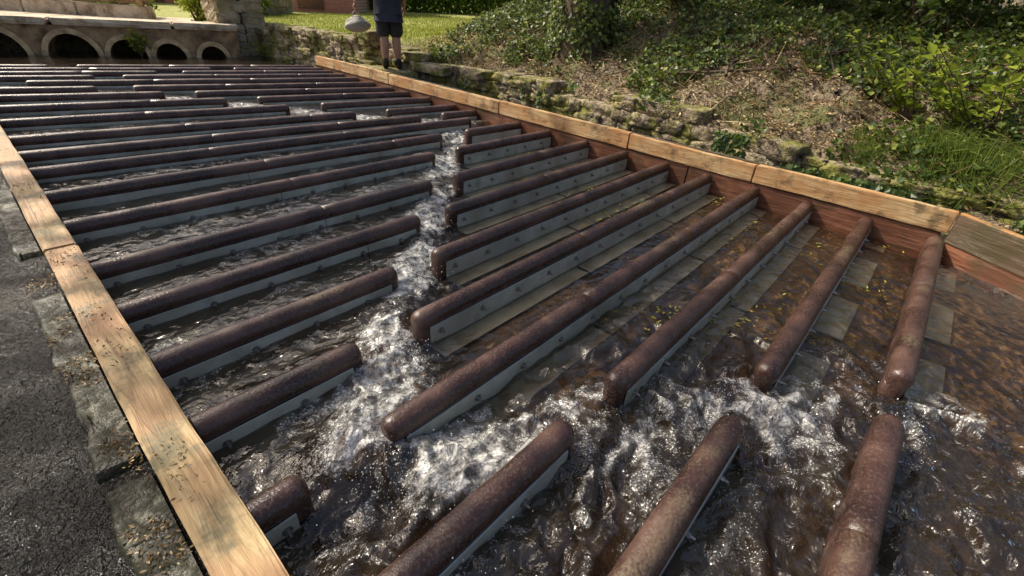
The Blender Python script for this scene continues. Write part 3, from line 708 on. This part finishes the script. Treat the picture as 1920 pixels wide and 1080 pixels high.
for k in range(520):
    a=random.uniform(-25,100); rr=random.uniform(26,42); cx,cy=rr*math.cos(math.radians(a)),rr*math.sin(math.radians(a)); hz=random.uniform(.8,6.5) if a<50 else random.uniform(.6,1.8)
    P.append(rng.normal(size=(38,3))*np.array([1.3,1.3,.9 if a<50 else .5])+np.array([cx,cy,hz]))
P=np.concatenate(P); o=leafmesh("woodland",P,rng.normal(size=P.shape)+np.array([-.3,-.3,.6]),rng.uniform(.35,.7,len(P)),M_canopy); info(o,"leafy woodland closing the view","woodland",kind="stuff")
def blades(name,x,y,z,h,w,mat,label,lean=.35,kind="stuff",cat="grass"):
    n=len(x); P=np.stack([x,y,z],1); T=rng.normal(size=(n,3))*lean; T[:,2]=1; a=rng.uniform(0,6.28,n); N=np.stack([np.cos(a),np.sin(a),.1+0*a],1)
    o=leafmesh(name,P,N,h,mat,asp=w,fold=.06,T=T); info(o,label,cat,kind=kind); return o
n=42000; y=rng.uniform(6.5,17,n); x=Xb(y)+rng.random(n)**1.3*9; z,wl=gh(x,y); k=(rng.random(n)<wl*sstep(.15,.7,x-Xb(y)))
blades("lawn_grass",x[k],y[k],z[k]-.005,rng.uniform(.03,.08,k.sum()),.09,M_grass,"short sunlit lawn grass")
def tuft(c,n,h,label,rad=.16):
    x=c[0]+np.clip(rng.normal(0,rad,n),-2*rad,2*rad); y=c[1]+np.clip(rng.normal(0,rad,n),-2*rad,2*rad); z=gh(x,y)[0]
    T=np.stack([(x-c[0])*2.5,(y-c[1])*2.5,0*x+1],1)+rng.normal(size=(n,3))*.35
    P=np.stack([x,y,z-.02],1); hh=rng.uniform(.5,1.2,n)*h; a=rng.uniform(0,6.28,n); N=np.stack([np.cos(a),np.sin(a),0*a+.1],1)
    P2=P+T/np.linalg.norm(T,axis=1,keepdims=True)*hh[:,None]*.92
    T2=T*np.array([1,1,.2])+np.stack([x-c[0],y-c[1],-.1+0*x],1)*3
    o=leafmesh("grass_tuft",np.concatenate([P,P2]),np.concatenate([N,N]),np.concatenate([hh,hh*.5]),M_sedge,asp=.018,fold=.01,T=np.concatenate([T,T2]),tint=np.concatenate([rng.random(n)]*2))
    info(o,label,"grass")
tuft((5.65,-.42),420,.34,"long arching green grass tuft beside the kerb",.16)
tuft((5.95,-.1),240,.3,"long arching green grass tuft beside the kerb",.12)
tuft((5.72,.45),170,.22,"small grass tuft on the stone footing",.08)
def sapling(base,h,n,leaf,label,lean=(0,0),name="sapling"):
    s=bpy.data.objects.new(name,None); link(s); s.location=base; info(s,label,"plant"); V=[];F=[];P=[];T=[]
    for i in range(n):
        e=Vector((lean[0]+random.uniform(-.5,.5)*h,lean[1]+random.uniform(-.5,.5)*h,h*random.uniform(.6,1.1))); limb(V,F,(0,0,0),e,.008,.003,5,6,.1)
        for k in range(16):
            t=.3+.7*k/15; c=e*t; d_=Vector((random.uniform(-1,1),random.uniform(-1,1),random.uniform(-.3,.6))); P.append(tuple(c)); T.append(tuple(d_))
    mesh_obj("stem",V,F,M_bark,parent=s,smooth=True)
    P=np.array(P);T=np.array(T); leafmesh("foliage",P,rng.normal(size=P.shape)*.4+np.array([-.2,-.3,1]),rng.uniform(.6,1.2,len(P))*leaf,M_bright,parent=s,asp=.28,T=T)
sapling((6.45,-.30,.55),.80,13,.12,"arching sapling with fresh yellow green leaves",(-.3,.35))
sapling((6.5,.25,.60),.75,8,.11,"arching sapling with fresh yellow green leaves",(-.2,.5))
sapling((2.55,11.85,.10),.42,11,.09,"leafy weed rooted in the culvert wall",(0,-.1),"weed")
sapling((4.62,11.2,.05),.3,5,.06,"leafy weed at the foot of the pillar",(-.1,-.1),"weed")
def flat_litter(name,x,y,z,size,mat,label,jit=.15,asp=.2):
    P=np.stack([x,y,z],1); N=rng.normal(size=P.shape)*jit+np.array([0,0,1.]); o=leafmesh(name,P,N,size,mat,asp=asp,fold=.03); info(o,label,"debris",kind="stuff")
n=7000; y=rng.uniform(-.2,3.8,n); x=rng.uniform(1.3,4.25,n); k=(x>np.interp(y,[-.3,.97,4],[2.6,1.6,4.1])+.1)&(fbm(x*2.2,y*2.2,3,31)>.52); x,y=x[k],y[k]
flat_litter("floating_leaves",x,y,np.full(len(x),.047),rng.uniform(.014,.042,len(x)),M_litter,"small yellow green leaves drifting on shallow water",asp=.13)
n=3600; y=rng.uniform(-.2,9,n); x=rng.uniform(-.005,.11,n); k=fbm(x*7,y*3.2,4,41)>.57
flat_litter("timber_debris",x[k],y[k],np.full(k.sum(),.226)+rng.uniform(0,.008,k.sum()),rng.uniform(.004,.018,k.sum()),M_dead,"crumbs of bark and dried weed on the timber",.7)
n=2200; y=rng.uniform(.4,3.2,n); x=rng.uniform(-.14,-.02,n); k=(fbm(x*5,y*4,4,43)>.54)
flat_litter("slab_debris",x[k],y[k],np.full(k.sum(),.018),rng.uniform(.004,.022,k.sum()),M_dead,"dead leaves and weed stuck to the wet slab",.4)

# ------------------------------------------------------------------ person
M_skin=simple("skin",(.42,.22,.15),(.50,.28,.19),5,.5,.1,.003)
M_navy=simple("navy_shirt",(.022,.025,.040),(.04,.045,.065),8,.85,.4,.01)
M_short=simple("charcoal_shorts",(.025,.025,.028),(.05,.05,.055),7,.85,.5,.012)
M_boot=simple("dark_boot",(.02,.016,.012),(.045,.035,.025),9,.6,.3,.006)
M_hair=simple("brown_hair",(.03,.018,.01),(.06,.035,.02),30,.6,.6,.006)
M_sack=simple("pale_sack",(.28,.26,.21),(.48,.46,.40),7,.85,.7,.02)
def skin(name,verts,edges,rad,mat,root=0,parent=None,sub=2):
    me=bpy.data.meshes.new(name); me.from_pydata(verts,edges,[]); o=bpy.data.objects.new(name,me); COL.objects.link(o)
    o.modifiers.new("s",'SKIN')
    for i,r in enumerate(rad):
        d=me.skin_vertices[0].data[i]; d.radius=(r,r) if not isinstance(r,tuple) else r; d.use_root=(i==root)
    m=o.modifiers.new("d",'SUBSURF'); m.levels=sub; m.render_levels=sub
    dg=bpy.context.evaluated_depsgraph_get(); me2=bpy.data.meshes.new_from_object(o.evaluated_get(dg))
    o.modifiers.clear(); o.data=me2; me2.name=name; me2.materials.clear(); me2.materials.append(mat)
    me2.polygons.foreach_set("use_smooth",[True]*len(me2.polygons))
    if parent: o.parent=parent
    return o
PB=(4.96,7.16,.352); RZ=math.radians(-34)
v=[(0,0,.95),(0,0,1.10),(0,-.01,1.30),(0,-.01,1.45),(0,.0,1.53),(0,.01,1.60),(0,.02,1.68),(0,.01,1.755),
 (-.095,0,.88),(-.085,.02,.50),(-.085,-.02,.36),(-.085,-.01,.10),(-.095,.13,.045),
 (.095,0,.88),(.10,.04,.50),(.105,.0,.36),(.105,.01,.10),(.13,.15,.045),
 (-.18,-.01,1.43),(-.35,.03,1.17),(-.475,.11,.95),(-.495,.125,.90),
 (.18,-.01,1.43),(.26,-.03,1.15),(.25,.13,.94),(.25,.155,.89)]
e=[(0,1),(1,2),(2,3),(3,4),(4,5),(5,6),(6,7),(0,8),(8,9),(9,10),(10,11),(11,12),(0,13),(13,14),(14,15),(15,16),(16,17),(3,18),(18,19),(19,20),(20,21),(3,22),(22,23),(23,24),(24,25)]
r=[.12,.115,.14,.10,.062,.08,.115,.075,.09,.072,.078,.050,.042,.09,.072,.078,.050,.042,.07,.052,.036,.034,.07,.052,.036,.034]
person=skin("person",v,e,r,M_skin,0); person.location=PB; person.rotation_euler=(0,0,RZ)
info(person,"person in navy shirt and dark shorts holding a pale bag","person")
skin("shirt",[(0,0,.80),(0,0,.92),(0,0,1.10),(0,-.01,1.30),(0,-.01,1.44),(-.18,-.01,1.43),(-.27,.01,1.30),(.18,-.01,1.43),(.22,-.02,1.29)],[(0,1),(1,2),(2,3),(3,4),(4,5),(5,6),(4,7),(7,8)],[.21,.225,.205,.205,.12,.10,.085,.10,.085],M_navy,1,person)
skin("shorts",[(0,0,.97),(0,0,.90),(-.09,.0,.80),(-.095,.015,.64),(-.095,.02,.44),(.095,.0,.80),(.105,.03,.64),(.108,.035,.44)],[(0,1),(1,2),(2,3),(3,4),(1,5),(5,6),(6,7)],[.17,.17,.145,.128,.125,.145,.128,.125],M_short,1,person)
for sx,ky in ((-.085,-.01),(.105,.01)):
    skin("boot",[(sx,ky-.015,.20),(sx,ky-.01,.09),(sx,ky-.035,.045),(sx*1.06,ky+.09,.045),(sx*1.12,ky+.16,.035)],[(0,1),(1,2),(1,3),(3,4)],[.066,.064,.055,.058,.048],M_boot,1,person)
skin("hair",[(0,-.03,1.66),(0,-.01,1.73),(0,.02,1.765)],[(0,1),(1,2)],[.105,.113,.07],M_hair,0,person)
skin("nose",[(0,.115,1.675),(0,.138,1.645)],[(0,1)],[.011,.014],M_skin,0,person,1)
for sx in (-.034,.034): skin("eye",[(sx,.108,1.685),(sx,.116,1.685)],[(0,1)],[.012,.009],M_white,0,person,1)
for sx in (-.105,.105): skin("ear",[(sx,.01,1.685),(sx*1.06,.0,1.66),(sx,.005,1.635)],[(0,1),(1,2)],[.014,.018,.011],M_skin,0,person,1)
skin("mouth",[(-.024,.11,1.612),(0,.118,1.610),(.024,.11,1.612)],[(0,1),(1,2)],[.006,.008,.006],simple("lips",(.35,.12,.1),(.38,.14,.12)),0,person,1)
def hand(cx,cy,cz,sx):
    skin("palm",[(cx,cy,cz+.02),(cx,cy+.005,cz-.03),(cx,cy+.01,cz-.06)],[(0,1),(1,2)],[(.028,.02),(.036,.02),(.034,.018)],M_skin,0,person,2)
    for i,(dy,l) in enumerate(((.03,.07),(.01,.08),(-.01,.075),(-.028,.06))):
        skin("finger",[(cx,cy+dy,cz-.045),(cx-sx*.004,cy+dy+.003,cz-.06-l*.4),(cx-sx*.022,cy+dy+.004,cz-.06-l*.72),(cx-sx*.042,cy+dy,cz-.06-l*.62)],[(0,1),(1,2),(2,3)],[.0095,.009,.008,.007],M_skin,0,person,1)
    skin("thumb",[(cx,cy+.025,cz-.01),(cx-sx*.02,cy+.05,cz-.035),(cx-sx*.035,cy+.045,cz-.065)],[(0,1),(1,2)],[.012,.010,.008],M_skin,0,person,1)
hand(-.50,.13,.89,-1); hand(.25,.16,.88,1)
bag=bpy.data.objects.new("bag",None); link(bag); loc=Matrix.Rotation(RZ,3,'Z')@Vector((-.49,.13,0)); bag.location=(PB[0]+loc.x,PB[1]+loc.y,PB[2]); info(bag,"pale round cloth bag held in a hand","bag")
bm=bmesh.new(); bmesh.ops.create_uvsphere(bm,u_segments=32,v_segments=20,radius=1)
for q in bm.verts:
    n_=1+.16*(float(vn(q.co.x*2+5,q.co.y*2+q.co.z*3+5))-.5)*2; z=q.co.z
    q.co=Vector((q.co.x*.20*n_*(1-.15*max(z,0)),q.co.y*.16*n_*(1-.15*max(z,0)),z*.12+.61+.02*(1-abs(q.co.x))))
bm_obj("cloth",bm,M_sack,parent=bag,smooth=True)
V=[];F=[]; pts=[Vector((.08*math.cos(t)*1.0,0,.71+.10*math.sin(t))) for t in np.linspace(0,math.pi,9)]
for a_,b_ in zip(pts[:-1],pts[1:]): limb(V,F,a_,b_,.007,.007,6,1,0)
mesh_obj("handle",V,F,M_sack,parent=bag,smooth=True)
